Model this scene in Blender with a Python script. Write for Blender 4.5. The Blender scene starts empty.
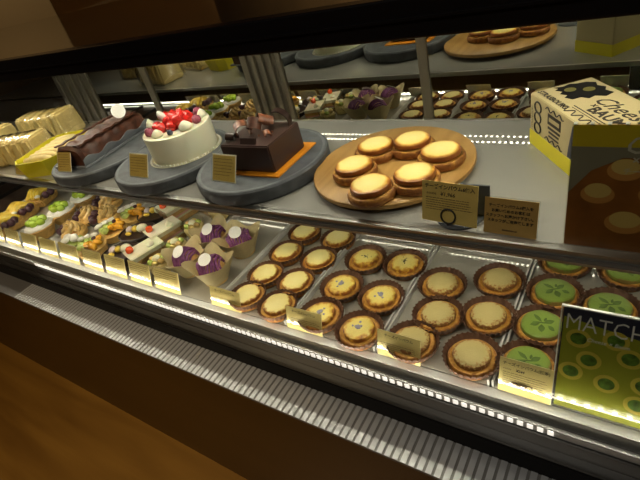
import bpy, bmesh, math, random
from mathutils import Vector, Matrix
R = random.Random(7)
S = 0.01                                    # everything below is written in centimetres
COL = bpy.context.scene.collection
PI = math.pi

# ------------------------------------------------------------------ materials
MATS = {}
def mat(name, col, rough=.5, metal=0., var=0., vscale=60., bump=0., bscale=200., coat=0., sss=0., emis=None, estr=0., spec=.5, col2=None, stretch=None, crough=.08):
    if name in MATS: return MATS[name]
    m = bpy.data.materials.new(name); m.use_nodes = True
    nt = m.node_tree; b = nt.nodes['Principled BSDF']
    c = (*col, 1)
    b.inputs['Base Color'].default_value = c
    b.inputs['Roughness'].default_value = rough
    b.inputs['Metallic'].default_value = metal
    b.inputs['Coat Weight'].default_value = coat
    b.inputs['Coat Roughness'].default_value = crough
    b.inputs['Specular IOR Level'].default_value = spec
    if sss:
        b.inputs['Subsurface Weight'].default_value = sss
        b.inputs['Subsurface Radius'].default_value = (.012, .006, .003)
        b.inputs['Subsurface Scale'].default_value = .3
    if emis:
        b.inputs['Emission Color'].default_value = (*emis, 1); b.inputs['Emission Strength'].default_value = estr
    tc = nt.nodes.new('ShaderNodeTexCoord'); mp = nt.nodes.new('ShaderNodeMapping')
    nt.links.new(tc.outputs['Object'], mp.inputs[0])
    if stretch: mp.inputs['Scale'].default_value = stretch
    if var or col2:
        n = nt.nodes.new('ShaderNodeTexNoise'); n.inputs['Scale'].default_value = vscale; n.inputs['Detail'].default_value = 5
        nt.links.new(mp.outputs[0], n.inputs[0])
        r = nt.nodes.new('ShaderNodeValToRGB')
        r.color_ramp.elements[0].position = .35; r.color_ramp.elements[1].position = .65
        lo = col2 if col2 else tuple(max(0, x*(1-var)) for x in col)
        hi = col if col2 else tuple(min(1, x*(1+var)) for x in col)
        r.color_ramp.elements[0].color = (*lo, 1); r.color_ramp.elements[1].color = (*hi, 1)
        nt.links.new(n.outputs[0], r.inputs[0]); nt.links.new(r.outputs[0], b.inputs['Base Color'])
    if bump:
        n2 = nt.nodes.new('ShaderNodeTexNoise'); n2.inputs['Scale'].default_value = bscale
        nt.links.new(mp.outputs[0], n2.inputs[0])
        bp = nt.nodes.new('ShaderNodeBump'); bp.inputs['Strength'].default_value = bump; bp.inputs['Distance'].default_value = .002
        nt.links.new(n2.outputs[0], bp.inputs['Height']); nt.links.new(bp.outputs[0], b.inputs['Normal'])
    MATS[name] = m; return m

def radial(name, stops, rough=.5, nz=.15, vscale=90, sss=0., bump=.3, coat=0.):
    """colour by distance from the thing's own axis (baked rims), stops in cm"""
    m = mat(name, stops[0][1], rough, sss=sss, bump=bump, bscale=260, coat=coat)
    nt = m.node_tree; b = nt.nodes['Principled BSDF']
    tc = nt.nodes.new('ShaderNodeTexCoord'); sx = nt.nodes.new('ShaderNodeSeparateXYZ'); cx = nt.nodes.new('ShaderNodeCombineXYZ')
    nt.links.new(tc.outputs['Object'], sx.inputs[0]); nt.links.new(sx.outputs[0], cx.inputs[0]); nt.links.new(sx.outputs[1], cx.inputs[1])
    ln = nt.nodes.new('ShaderNodeVectorMath'); ln.operation = 'LENGTH'; nt.links.new(cx.outputs[0], ln.inputs[0])
    n = nt.nodes.new('ShaderNodeTexNoise'); n.inputs['Scale'].default_value = vscale; n.inputs['Detail'].default_value = 4
    oi = nt.nodes.new('ShaderNodeObjectInfo'); ad = nt.nodes.new('ShaderNodeVectorMath'); ad.operation = 'ADD'
    nt.links.new(tc.outputs['Object'], ad.inputs[0]); nt.links.new(oi.outputs['Location'], ad.inputs[1]); nt.links.new(ad.outputs[0], n.inputs[0])
    a = nt.nodes.new('ShaderNodeMath'); a.operation = 'MULTIPLY_ADD'; a.inputs[1].default_value = nz*.1; 
    nt.links.new(n.outputs[0], a.inputs[0]); nt.links.new(ln.outputs['Value'], a.inputs[2])
    s = nt.nodes.new('ShaderNodeMath'); s.operation = 'MULTIPLY'; s.inputs[1].default_value = 20.
    nt.links.new(a.outputs[0], s.inputs[0])
    r = nt.nodes.new('ShaderNodeValToRGB'); e = r.color_ramp.elements
    while len(e) < len(stops): e.new(.5)
    for i, (d, c) in enumerate(stops):
        e[i].position = min(1, (d*S + nz*.05)*20); e[i].color = (*c, 1)
    nt.links.new(s.outputs[0], r.inputs[0]); nt.links.new(r.outputs[0], b.inputs['Base Color'])
    return m

def clear(name, tint=(1, 1, 1), gloss=1.0, rough=.02):
    if name in MATS: return MATS[name]
    m = bpy.data.materials.new(name); m.use_nodes = True; nt = m.node_tree; nt.nodes.clear()
    o = nt.nodes.new('ShaderNodeOutputMaterial'); t = nt.nodes.new('ShaderNodeBsdfTransparent'); g = nt.nodes.new('ShaderNodeBsdfGlossy')
    t.inputs[0].default_value = (*tint, 1); g.inputs['Roughness'].default_value = rough
    f = nt.nodes.new('ShaderNodeFresnel'); f.inputs[0].default_value = 1.45
    k = nt.nodes.new('ShaderNodeMath'); k.operation = 'MULTIPLY'; k.inputs[1].default_value = gloss
    mx = nt.nodes.new('ShaderNodeMixShader')
    ge = nt.nodes.new('ShaderNodeNewGeometry'); inv = nt.nodes.new('ShaderNodeMath'); inv.operation = 'SUBTRACT'; inv.inputs[0].default_value = 1
    nt.links.new(ge.outputs['Backfacing'], inv.inputs[1]); k2 = nt.nodes.new('ShaderNodeMath'); k2.operation = 'MULTIPLY'; k2.use_clamp = True
    nt.links.new(f.outputs[0], k.inputs[0]); nt.links.new(k.outputs[0], k2.inputs[0]); nt.links.new(inv.outputs[0], k2.inputs[1]); nt.links.new(k2.outputs[0], mx.inputs[0])
    nt.links.new(t.outputs[0], mx.inputs[1]); nt.links.new(g.outputs[0], mx.inputs[2]); nt.links.new(mx.outputs[0], o.inputs[0])
    MATS[name] = m; return m

def wood(name, c1, c2, axis='X', scale=12, rough=.45, dist=6., stretch=None, coat=0.):
    if name in MATS: return MATS[name]
    m = mat(name, c1, rough, coat=coat); nt = m.node_tree; b = nt.nodes['Principled BSDF']
    tc = nt.nodes.new('ShaderNodeTexCoord'); mp = nt.nodes.new('ShaderNodeMapping'); nt.links.new(tc.outputs['Object'], mp.inputs[0])
    mp.inputs['Scale'].default_value = stretch or ((.08, 1, 1) if axis == 'X' else (1, .08, 1))
    n = nt.nodes.new('ShaderNodeTexNoise'); n.inputs['Scale'].default_value = scale; n.inputs['Detail'].default_value = 6; n.inputs['Distortion'].default_value = .6
    nt.links.new(mp.outputs[0], n.inputs[0]); r = nt.nodes.new('ShaderNodeValToRGB')
    r.color_ramp.elements[0].position = .3; r.color_ramp.elements[1].position = .7
    r.color_ramp.elements[0].color = (*c2, 1); r.color_ramp.elements[1].color = (*c1, 1)
    nt.links.new(n.outputs[0], r.inputs[0]); nt.links.new(r.outputs[0], b.inputs['Base Color'])
    return m

# ------------------------------------------------------------------ mesh helpers
def new(): return bmesh.new()
def box(bm, x0, x1, y0, y1, z0, z1, bev=0):
    r = bmesh.ops.create_cube(bm, size=1)
    for v in r['verts']:
        v.co = Vector(((x0+x1)/2+v.co.x*(x1-x0), (y0+y1)/2+v.co.y*(y1-y0), (z0+z1)/2+v.co.z*(z1-z0)))
    if bev:
        es = list({e for v in r['verts'] for e in v.link_edges})
        bmesh.ops.bevel(bm, geom=es, offset=bev, segments=2, affect='EDGES', profile=.6)
    return r['verts']
def lathe(bm, prof, seg=32, c=(0, 0, 0), f=None, cap=True):
    rings = []
    for i, (r, z) in enumerate(prof):
        ring = []
        for k in range(seg):
            a = 2*PI*k/seg; rr, zz = (r, z) if f is None else f(r, z, a, i)
            ring.append(bm.verts.new((c[0]+rr*math.cos(a), c[1]+rr*math.sin(a), c[2]+zz)))
        rings.append(ring)
    for i in range(len(rings)-1):
        for k in range(seg):
            bm.faces.new((rings[i][k], rings[i][(k+1) % seg], rings[i+1][(k+1) % seg], rings[i+1][k]))
    if cap:
        bm.faces.new(rings[0][::-1]); bm.faces.new(rings[-1])
def blob(bm, c, r, sub=2, noise=.0, rot=None, rnd=R):
    r = (r, r, r) if isinstance(r, (int, float)) else r
    q = bmesh.ops.create_icosphere(bm, subdivisions=sub, radius=1)
    M = rot.to_matrix() if rot else Matrix.Identity(3)
    for v in q['verts']:
        k = 1+rnd.uniform(-noise, noise)
        p = Vector((v.co.x*r[0], v.co.y*r[1], v.co.z*r[2]))*k
        v.co = M @ p + Vector(c)
def prism(bm, pts, z0, z1, top=None):
    top = top or pts
    a = [bm.verts.new((x, y, z0)) for x, y in pts]; b = [bm.verts.new((x, y, z1)) for x, y in top]
    n = len(pts)
    for i in range(n): bm.faces.new((a[i], a[(i+1) % n], b[(i+1) % n], b[i]))
    bm.faces.new(a[::-1]); bm.faces.new(b)
def tube(bm, pts, r, seg=8, taper=None):
    pts = [Vector(p) for p in pts]; rings = []
    for i, p in enumerate(pts):
        d = (pts[min(i+1, len(pts)-1)]-pts[max(i-1, 0)]).normalized()
        u = d.orthogonal().normalized() if i == 0 else (u - d*u.dot(d)).normalized()
        w = d.cross(u); rr = r*(taper(i/(len(pts)-1)) if taper else 1)
        rings.append([bm.verts.new(p+(u*math.cos(2*PI*k/seg)+w*math.sin(2*PI*k/seg))*rr) for k in range(seg)])
    for i in range(len(rings)-1):
        for k in range(seg): bm.faces.new((rings[i][k], rings[i][(k+1) % seg], rings[i+1][(k+1) % seg], rings[i+1][k]))
    bm.faces.new(rings[0][::-1]); bm.faces.new(rings[-1])
def sheet(bm, rows, th=.06):
    """grid of points -> thin solid sheet"""
    g = [[bm.verts.new(p) for p in row] for row in rows]
    fs = [bm.faces.new((g[i][j], g[i][j+1], g[i+1][j+1], g[i+1][j])) for i in range(len(g)-1) for j in range(len(g[0])-1)]
    bmesh.ops.recalc_face_normals(bm, faces=fs)
    bmesh.ops.solidify(bm, geom=fs, thickness=th)

def mesh(bm, name, m, smooth=True):
    bmesh.ops.recalc_face_normals(bm, faces=bm.faces[:])
    bmesh.ops.scale(bm, vec=(S, S, S), verts=bm.verts[:])
    me = bpy.data.meshes.new(name); bm.to_mesh(me); bm.free(); me.materials.append(m)
    if smooth:
        me.polygons.foreach_set('use_smooth', [True]*len(me.polygons))
        try: me.set_sharp_from_angle(angle=math.radians(38))
        except Exception: pass
    return me
def part(name, bm, m, parent=None, smooth=True, loc=None, rot=None, label=None):
    o = bpy.data.objects.new(name, mesh(bm, name, m, smooth)); COL.objects.link(o)
    if parent is not None: o.parent = parent
    if loc: o.location = Vector(loc)*S
    if rot: o.rotation_euler = rot
    if label: o['label'] = label
    return o
def thing(name, loc, label, cat, group=None, rot=(0, 0, 0)):
    o = bpy.data.objects.new(name, None); COL.objects.link(o); o.empty_display_size = .02
    o.location = Vector(loc)*S; o.rotation_euler = rot
    o['label'] = label; o['category'] = cat
    if group: o['group'] = group
    return o
def struct(o): o['kind'] = 'structure'; return o
def dup(root, loc, label, group=None, rotz=None, rename=None, k=None):
    r = root.copy(); k = k or root.scale.x; COL.objects.link(r); r.location = Vector(loc)*S; r['label'] = label
    if group: r['group'] = group
    if rotz is not None: r.rotation_euler = (root.rotation_euler.x, root.rotation_euler.y, rotz)
    if k: r.scale = (k, k, k)
    for ch in list(root.children):
        c = ch.copy(); COL.objects.link(c); c.parent = r
        for g in ch.children:
            d = g.copy(); COL.objects.link(d); d.parent = c
    return r
def text(parent, name, s, size, m, x=0, z=0, y=-.06, align='CENTER', shear=0., sx=1., rot=0., ext=.004, bold=0.):
    cu = bpy.data.curves.new(name, 'FONT'); cu.body = s; cu.size = size*S; cu.align_x = align; cu.extrude = ext*S
    cu.shear = shear; cu.offset = bold*S; cu.resolution_u = 2
    t = bpy.data.objects.new('tmp', cu); COL.objects.link(t); bpy.context.view_layer.update()
    dg = bpy.context.evaluated_depsgraph_get(); me = bpy.data.meshes.new_from_object(t.evaluated_get(dg))
    bpy.data.objects.remove(t); me.name = name
    me.transform(Matrix.Translation(Vector((x, y, z))*S) @ Matrix.Rotation(PI/2, 4, 'X') @ Matrix.Rotation(rot, 4, 'Z') @ Matrix.Diagonal((sx, 1, 1, 1)))
    me.materials.clear(); me.materials.append(m)
    o = bpy.data.objects.new(name, me); COL.objects.link(o); o.parent = parent
    return o

# ------------------------------------------------------------------ palette
M_floor = wood('floor_wood', (.42, .21, .035), (.24, .11, .018), scale=9, rough=.38)
M_panel = wood('panel_wood', (.095, .047, .010), (.07, .033, .006), scale=8, rough=.35)
M_top = mat('case_top_brown', (.050, .034, .017), .12, coat=.6)
M_black = mat('black_frame', (.006, .005, .005), .3)
M_matt = mat('black_matt', (.010, .009, .008), .7, spec=.15)
M_alu = mat('aluminium', (.55, .54, .50), .28, 1)
M_alud = mat('brushed_steel_dark', (.15, .145, .135), .36, 1, stretch=(1, 1, 1))
M_streak = mat('led_reflection_streak', (.62, .63, .63), .4, .45)
M_shelf = mat('shelf_grey', (.29, .28, .25), .35, coat=1., spec=.3, crough=.003)
MATS['shelf_grey'].node_tree.nodes['Principled BSDF'].inputs['Coat IOR'].default_value = 1.7
M_tray = mat('tray_white', (.36, .34, .285), .3, coat=1., crough=.004)
M_traye = mat('tray_edge', (.62, .61, .56), .2, coat=.5)
M_deck = mat('deck_grey', (.22, .21, .19), .35)
M_mirror = mat('mirror_silver', (.50, .50, .46), .015, 1)
M_glass = clear('clear_glass', (.97, .975, .96), .55)
M_acr = clear('clear_acrylic', (.95, .95, .92), 1.0)
M_wrap = clear('clear_wrap', (.97, .96, .92), 2.2, .09)
M_led = mat('led_diode', (1, 1, .95), .4, emis=(1, .93, .78), estr=9)
M_lamp = mat('lamp_diode', (1, 1, .95), .4, emis=(1, .95, .77), estr=140)
M_chan = mat('channel_alu', (.55, .55, .52), .33, .55)
M_ledrefl = mat('reflected_led_segment', (1, 1, .95), .4, emis=(1, .93, .80), estr=.9)
M_slate = mat('slate_grey', (.072, .078, .085), .55, var=.25, vscale=45, bump=.25, bscale=90)
M_board = wood('board_wood', (.50, .29, .085), (.33, .17, .04), axis='Y', scale=42, rough=.45)
M_crust = radial('crust_baked', [(0, (.30, .12, .02)), (2.9, (.46, .21, .032)), (3.1, (.56, .29, .05)), (3.4, (.40, .17, .028)), (3.75, (.24, .085, .018))], .5, .2, 120)
M_cheese = radial('cheese_top', [(0, (.93, .80, .34)), (2.25, (.90, .72, .24)), (2.6, (.70, .38, .05)), (2.85, (.36, .12, .016)), (3.1, (.24, .07, .012))], .35, .07, 80, coat=.2)
M_cheese2 = radial('cheese_top_pale', [(0, (.92, .80, .36)), (2.35, (.88, .74, .28)), (2.6, (.60, .32, .05)), (2.8, (.28, .10, .02))], .38, .14, 120, coat=.15)
M_cheese3 = radial('cheese_top_spotted', [(0, (.90, .76, .26)), (1.95, (.88, .70, .18)), (2.45, (.68, .36, .04)), (2.8, (.30, .10, .018))], .38, .24, 100, coat=.15)
M_pale = radial('biscuit_top', [(0, (.56, .46, .18)), (2.2, (.54, .43, .16)), (2.55, (.46, .27, .07)), (2.72, (.26, .11, .025))], .6, .25, 220)
M_matcha = radial('matcha_top', [(0, (.23, .33, .06)), (2.5, (.21, .30, .05)), (2.85, (.17, .22, .03)), (2.95, (.20, .13, .03))], .35, .1, 70, coat=.2)
M_cup = mat('paper_cup_brown', (.12, .055, .028), .6, var=.15)
M_leaf = mat('leaf_print', (.10, .17, .03), .5, var=.3)
M_sesame = mat('dark_seeds', (.03, .025, .012), .5)
M_violet = mat('violet_crumble', (.33, .31, .42), .6, var=.2, vscale=300)
M_kraft = mat('kraft_card', (.66, .47, .13), .5, var=.06)
M_kraft2 = mat('brown_card', (.46, .28, .075), .5, var=.06)
M_cardy = mat('cream_card', (.88, .73, .30), .22, coat=.6)
M_ink = mat('dark_ink', (.025, .018, .012), .5)
M_inkb = mat('brown_ink', (.13, .07, .02), .5)
M_white = mat('white_paper', (.82, .80, .74), .5)
M_cream = mat('whipped_cream', (.76, .73, .54), .4, sss=.2, bump=.1, bscale=60)
M_red = mat('strawberry_red', (.62, .02, .015), .25, coat=.5, var=.3, vscale=150)
M_rasp = mat('raspberry_frosted', (.30, .06, .10), .55, var=.4, vscale=300, bump=.5)
M_blue = mat('blueberry_dark', (.025, .03, .06), .4)
M_choc = mat('chocolate_glaze', (.044, .021, .016), .32, coat=.15)
M_chocb = mat('chocolate_curl', (.17, .055, .022), .4, var=.35, vscale=70)
M_chocd = mat('chocolate_dark', (.025, .012, .009), .3)
M_terr = mat('terrine_brown', (.075, .022, .009), .5, var=.5, vscale=50, coat=.0, bump=.3, bscale=80)
M_orange = mat('orange_board', (.72, .26, .015), .35)
M_foil = mat('foil_grey', (.28, .29, .31), .35, .3)
M_gold = mat('gold_foil', (.80, .62, .22), .3, .9)
M_yel = mat('yellow_card_box', (.72, .62, .02), .45)
M_yel2 = mat('yellow_print', (.52, .40, .015), .4)
M_pbox = mat('cream_print_box', (.50, .41, .21), .5)
M_roll = mat('sponge_cream', (.76, .60, .27), .6, var=.12, vscale=40, bump=.4, bscale=60)
M_spong = mat('sponge_brown', (.60, .36, .12), .7, var=.2)
M_beige = mat('beige_wall', (.52, .39, .22), .6)
M_green = mat('green_grape', (.42, .60, .06), .2, coat=.5, sss=.2)
M_mango = mat('mango_yellow', (.82, .58, .07), .3, coat=.4, var=.15)
M_orng = mat('orange_fruit', (.88, .42, .03), .25, coat=.5, var=.2, vscale=90)
M_kiwi = mat('kiwi_green', (.48, .60, .14), .25, coat=.5, var=.2, vscale=120)
M_berry = mat('dark_berry', (.06, .018, .03), .3, coat=.3, var=.4, vscale=250)
M_pastry = mat('pastry_golden', (.62, .38, .11), .5, var=.25, vscale=70, bump=.4)
M_caramel = mat('caramel_choux', (.66, .44, .15), .35, var=.3, vscale=90, coat=.5, bump=.4)
M_purple = mat('purple_cream', (.18, .045, .15), .5, var=.3, vscale=200)
M_paper = mat('parchment_paper', (.52, .43, .22), .5, var=.06)
M_pink = mat('pink_cream', (.78, .38, .36), .5)
M_wallb = mat('shop_wall_brown', (.24, .165, .085), .6, var=.2, vscale=3)
M_ceil = mat('ceiling_brown', (.16, .09, .04), .6)
M_navy = mat('navy_print', (.03, .035, .06), .35)
M_mprint = mat('matcha_print', (.34, .36, .035), .2, coat=.6)
M_pprint = mat('poster_wood_print', (.26, .095, .02), .3, var=.2, vscale=30, coat=.2)
M_pcr = mat('poster_crust_print', (.50, .23, .06), .35, coat=.2)
M_pch = mat('poster_cheese_print', (.60, .42, .13), .35, coat=.2)
M_grey = mat('grey_board', (.34, .33, .30), .5)

XL, XR = -285, 40
# ------------------------------------------------------------------ the shop
def plane_struct(name, m, *b):
    bm = new(); box(bm, *b); return struct(part(name, bm, m, smooth=False))
plane_struct('floor', M_floor, -520, 260, -260, 330, -84, -80)
plane_struct('ceiling', M_ceil, -520, 260, -260, 330, 190, 194)
plane_struct('wall_back', M_wallb, -520, 260, 330, 334, -80, 190)
plane_struct('wall_front', M_wallb, -520, 260, -264, -260, -80, 190)
plane_struct('wall_left', M_wallb, -524, -520, -260, 330, -80, 190)
plane_struct('wall_right', M_wallb, 260, 264, -260, 330, -80, 190)

cab = thing('storage_cabinet', (-300, 160, -80), 'tall beige cabinet standing beyond the far left end of the case top', 'cabinet')
bm = new(); box(bm, -110, 84, -34, 60, 0, 215, .6); part('cabinet_body', bm, M_beige, cab, False)
bm = new(); box(bm, -12, -11, -34.8, -33.8, 100, 205); box(bm, -108, 82, -34.8, -33.8, 160, 161); part('door_seam', bm, M_ceil, cab, False)

# ------------------------------------------------------------------ the refrigerated case
base = thing('base_cabinet', (0, 0, -80), 'long brown wooden base of the pastry case with brushed metal fascia and metal ledge striped with modelled LED reflections', 'counter')
canopy = thing('display_canopy', (0, 44, 48.4), 'glossy dark brown top of the pastry case with a black front rail', 'case top')
pane = thing('front_glass', (0, 39.8, -.5), 'long clear front glass between the metal rail and the black top rail', 'glass')
shelf = thing('display_shelf', (0, 48, 20.6), 'long glossy grey shelf with aluminium front rail, holding whole cakes', 'shelf')
OWN = {}
for k_, t_ in (('top_panel top_rail lamp_housing diode_row', canopy), ('glass_pane', pane), ('shelf_board shelf_rail shelf_rail_insert shelf_bracket added_shelf_diodes', shelf)):
    for n_ in k_.split(): OWN[n_] = t_
def cp(name, bm, m, label=None, smooth=False):
    t = OWN.get(name, base); l = t.location/S
    bmesh.ops.translate(bm, verts=bm.verts[:], vec=(-l.x, -l.y, -l.z)); return part(name, bm, m, t, smooth, label=label)
bm = new(); box(bm, XL-4, XR+4, 45.6, 118, 50.6, 52, .15); cp('top_panel', bm, M_top, 'glossy dark brown top')
bm = new(); box(bm, XL, XR, 43.4, 45.6, 48.4, 52.1, .2); box(bm, XL, XR, 43.15, 43.4, 50.1, 50.35); cp('top_rail', bm, M_black, 'black rail along the front of the top')
bm = new(); box(bm, XL, XR, 58.8, 64.8, 50.2, 50.6, .1); cp('lamp_housing', bm, M_deck)
for ya, yb_, wd in ((59.6, 60.1, .5), (63.2, 63.9, .6)):
    bm = new(); x = -190
    while x < XR-2: box(bm, x, x+wd, ya, yb_, 50.1, 50.2); x += 1.6
    cp('diode_row', bm, M_lamp)
# front glass, leaning back a little towards the top
bm = new(); t = .4
t = .25
v = [bm.verts.new(p) for p in ((XL, 39.2, -.45), (XR, 39.2, -.45), (XR, 44.2, 48.4), (XL, 44.2, 48.4), (XL, 39.2+t, -.45), (XR, 39.2+t, -.45), (XR, 44.2+t, 48.4), (XL, 44.2+t, 48.4))]
for f in ((0, 1, 2, 3), (7, 6, 5, 4), (0, 4, 5, 1), (2, 6, 7, 3), (1, 5, 6, 2), (0, 3, 7, 4)): bm.faces.new([v[i] for i in f])
cp('glass_pane', bm, M_glass)
# lower deck
bm = new(); box(bm, XL, XR, 39, 97, -6, -1.2); cp('deck', bm, M_deck)
bm = new(); box(bm, XL, XR, 40.0, 42.2, -1.2, 0, .05); box(bm, XL, XR, 39.72, 39.84, -.6, 1.45); box(bm, XL, XR, 39.8, 40.1, -.6, 0); cp('front_channel', bm, M_chan, 'bright aluminium channel under the price cards')
bm = new(); x = XL
while x < XR: box(bm, x, x+.55, 39.84, 39.96, .75, 1.15); x += 1.6
cp('front_diodes', bm, mat('front_led', (1, 1, .95), .4, emis=(1, .95, .82), estr=22))
# front fascia
bm = new(); box(bm, XL, XR, 38.6, 39.2, -1.5, -.2, .08); cp('glass_rail', bm, M_chan)
bm = new(); x = -139  # LED reflections in the rail, modelled as weakly glowing blocks
while x < -5: box(bm, x, x+.72, 38.45, 38.6, -1.15, -.35); x += 1.25
cp('rail_led_reflections', bm, M_ledrefl, 'row of small glowing rectangles modelling reflected LEDs along the rail')
bm = new(); box(bm, XL, XR, 38.2, 39, -6.6, -1.6, .05); box(bm, XL, XR, 38.0, 38.2, -6.6, -6.4, .03); box(bm, XL, XR, 38.1, 38.2, -3.9, -3.8); cp('fascia', bm, M_alud, 'dark brushed metal fascia')
bm = new(); box(bm, XL, XR, 37.7, 39, -10.6, -6.7, .05); cp('black_band', bm, M_matt)
# ledge; its smeared LED reflections are built as pale raised bars
bm = new(); box(bm, -150, XR, 31.4, 37.7, -10.9, -10.3, .08); cp('ledge_plate', bm, mat('streak_gap_grey', (.25, .245, .23), .5, .3))
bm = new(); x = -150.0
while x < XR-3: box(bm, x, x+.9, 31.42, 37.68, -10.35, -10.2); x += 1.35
cp('reflection_streaks', bm, M_streak, 'row of pale bars modelling smeared LED reflections across the metal ledge')
bm = new(); box(bm, XL, -150, 31.4, 37.7, -10.9, -10.2, .1); cp('plain_ledge', bm, mat('plain_alu', (.26, .25, .24), .35, .6), 'smooth end of the metal ledge')
bm = new(); box(bm, XL, XR, 37.4, 96, -80, -10.6); cp('base_panel', bm, M_panel, 'dark brown wooden base')
# shelf
bm = new(); box(bm, XL, XR, 48.3, 82.5, 21.7, 22.4, .05); cp('shelf_board', bm, M_shelf, 'grey glossy upper shelf')
bm = new(); x = -200  # diode row added under the shelf to light the deck
while x < XR-2: box(bm, x, x+.6, 49.5, 50.1, 21.58, 21.7); x += 1.6
cp('added_shelf_diodes', bm, mat('added_shelf_diode', (1, 1, .95), .4, emis=(1, .95, .78), estr=95))
bm = new(); box(bm, XL, XR, 82.5, 83.1, 21.5, 22.5, .05); cp('shelf_rail', bm, M_alu)
bm = new(); box(bm, XL, XR, 47.4, 48.3, 20.9, 22.6, .08); box(bm, XL, XR, 47.1, 47.4, 22.2, 22.6); box(bm, XL, XR, 47.1, 47.4, 20.7, 21.1); cp('shelf_rail', bm, M_alu)
bm = new(); box(bm, XL, XR, 47.05, 47.4, 21.1, 21.65); cp('shelf_rail_insert', bm, mat('rail_insert', (.10, .09, .08), .4))
for x, l_ in ((XL-2, 'dark brown end panel closing the far left of the case'), (42, 'dark brown end panel closing the right of the case')):
    t = thing('end_panel', (x, 68, -80), l_, 'panel'); bm = new(); box(bm, -1.9, 1.9, -28.5, 29, 0, 130.4); part('panel_board', bm, M_panel, t, False)
# back wall of the case below the sliding doors
bm = new(); box(bm, XL, XR, 95.6, 98, -1.2, 12); cp('rear_sill', bm, mat('rear_sill_grey', (.34, .33, .31), .3, .6))

# mirrored sliding doors
M_prof = mat('door_profile', (.23, .205, .155), .35, .8)
doors = [(-41.4, XR, 'mirrored sliding door behind the round board of six tarts', 1.4),
         (-80, -41.4, 'mirrored sliding door behind the dark chocolate cake', 1.4),
         (-134.5, -91, 'mirrored sliding door behind the strawberry cake', 1.8),
         (-167.5, -134.5, 'narrow mirrored sliding door behind the brown terrine', 1.8),
         (XL, -187, 'mirrored sliding door at the far left end', 1.8)]
for i, (a, b, lab, w) in enumerate(doors):
    t = thing('sliding_door', ((a+b)/2, 96.3, 12), lab, 'door', 'sliding doors at the back of the case')
    h = (b-a)/2
    bm = new(); box(bm, -h, h, -.3, .3, 0, 36.4); part('mirror_panel', bm, M_mirror, t, False)
    bm = new(); box(bm, -h, -h+w, -.8, -.3, 0, 36.4, .1)
    if b < 0: box(bm, h-w*.5, h, -.8, -.3, 0, 36.4, .1)
    part('door_frame', bm, M_prof, t, False)
    bm = new(); box(bm, -h, h, -.75, -.3, 0, 1.0); part('bottom_rail', bm, M_alu, t, False)
def post(a, b, lab):
    t = thing('door_post', ((a+b)/2, 95.4, 12), lab, 'post', 'metal posts between the sliding doors'); h = (b-a)/2
    bm = new(); box(bm, -h, h, 0, 1.4, 0, 36.4); part('post_body', bm, M_prof, t, False)
    n = 4
    for k in range(n):
        bm = new(); x = -h+(k+.25)*2*h/n; box(bm, x, x+h/n*.9, -.8, 0, 0, 36.4, .15); part('post_rib', bm, M_prof, t, False)
post(-91, -80, 'wide ribbed metal post rising behind the dark chocolate cake')
post(-187, -167.5, 'wide ribbed metal post rising behind the bagged sponge rolls')

# ------------------------------------------------------------------ trays
divs = [-222, -206, -187.5, -162, -143.5, -125, -106, -87.5, -69, -50.5, -31.9, -13.5, 5, 23.5]
tray_lab = ['second empty dark tray at the far left', 'empty dark end tray at the far left of the deck', 'white tray under the mango pastries', 'white tray under the green grape tarts', 'white tray under the caramel choux',
            'white tray under the orange fruit tarts', 'white tray under the cake slices and chocolate tartlets', 'white tray under the purple chestnut cream cakes',
            'white tray under the eight plain cheese tarts', 'white tray under the tarts with speckled centres', 'white tray under the pale biscuit tarts',
            'white tray under the green matcha tarts', 'white tray at the right edge beneath the green sign']
for i in range(len(divs)-1):
    a, b = divs[i]+.15, divs[i+1]-.15; w = (b-a)/2
    t = thing('display_tray', ((a+b)/2, 62, -1.2), tray_lab[i], 'tray', 'trays on the lower deck')
    bm = new(); box(bm, -w, w, -19.6, 31, 0, 1.15, .05); part('tray_base', bm, M_tray if i > 1 else mat('tray_dark', (.05, .03, .02), .5), t, False)
    for s in (-1, 1):
        bm = new(); box(bm, s*w-.35 if s > 0 else -w, w if s > 0 else -w+.35, -19.6, 31, 1.15, 2.3, .08); part('tray_rim', bm, M_traye if i > 1 else M_black, t, False)
Z0 = 0.0

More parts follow.
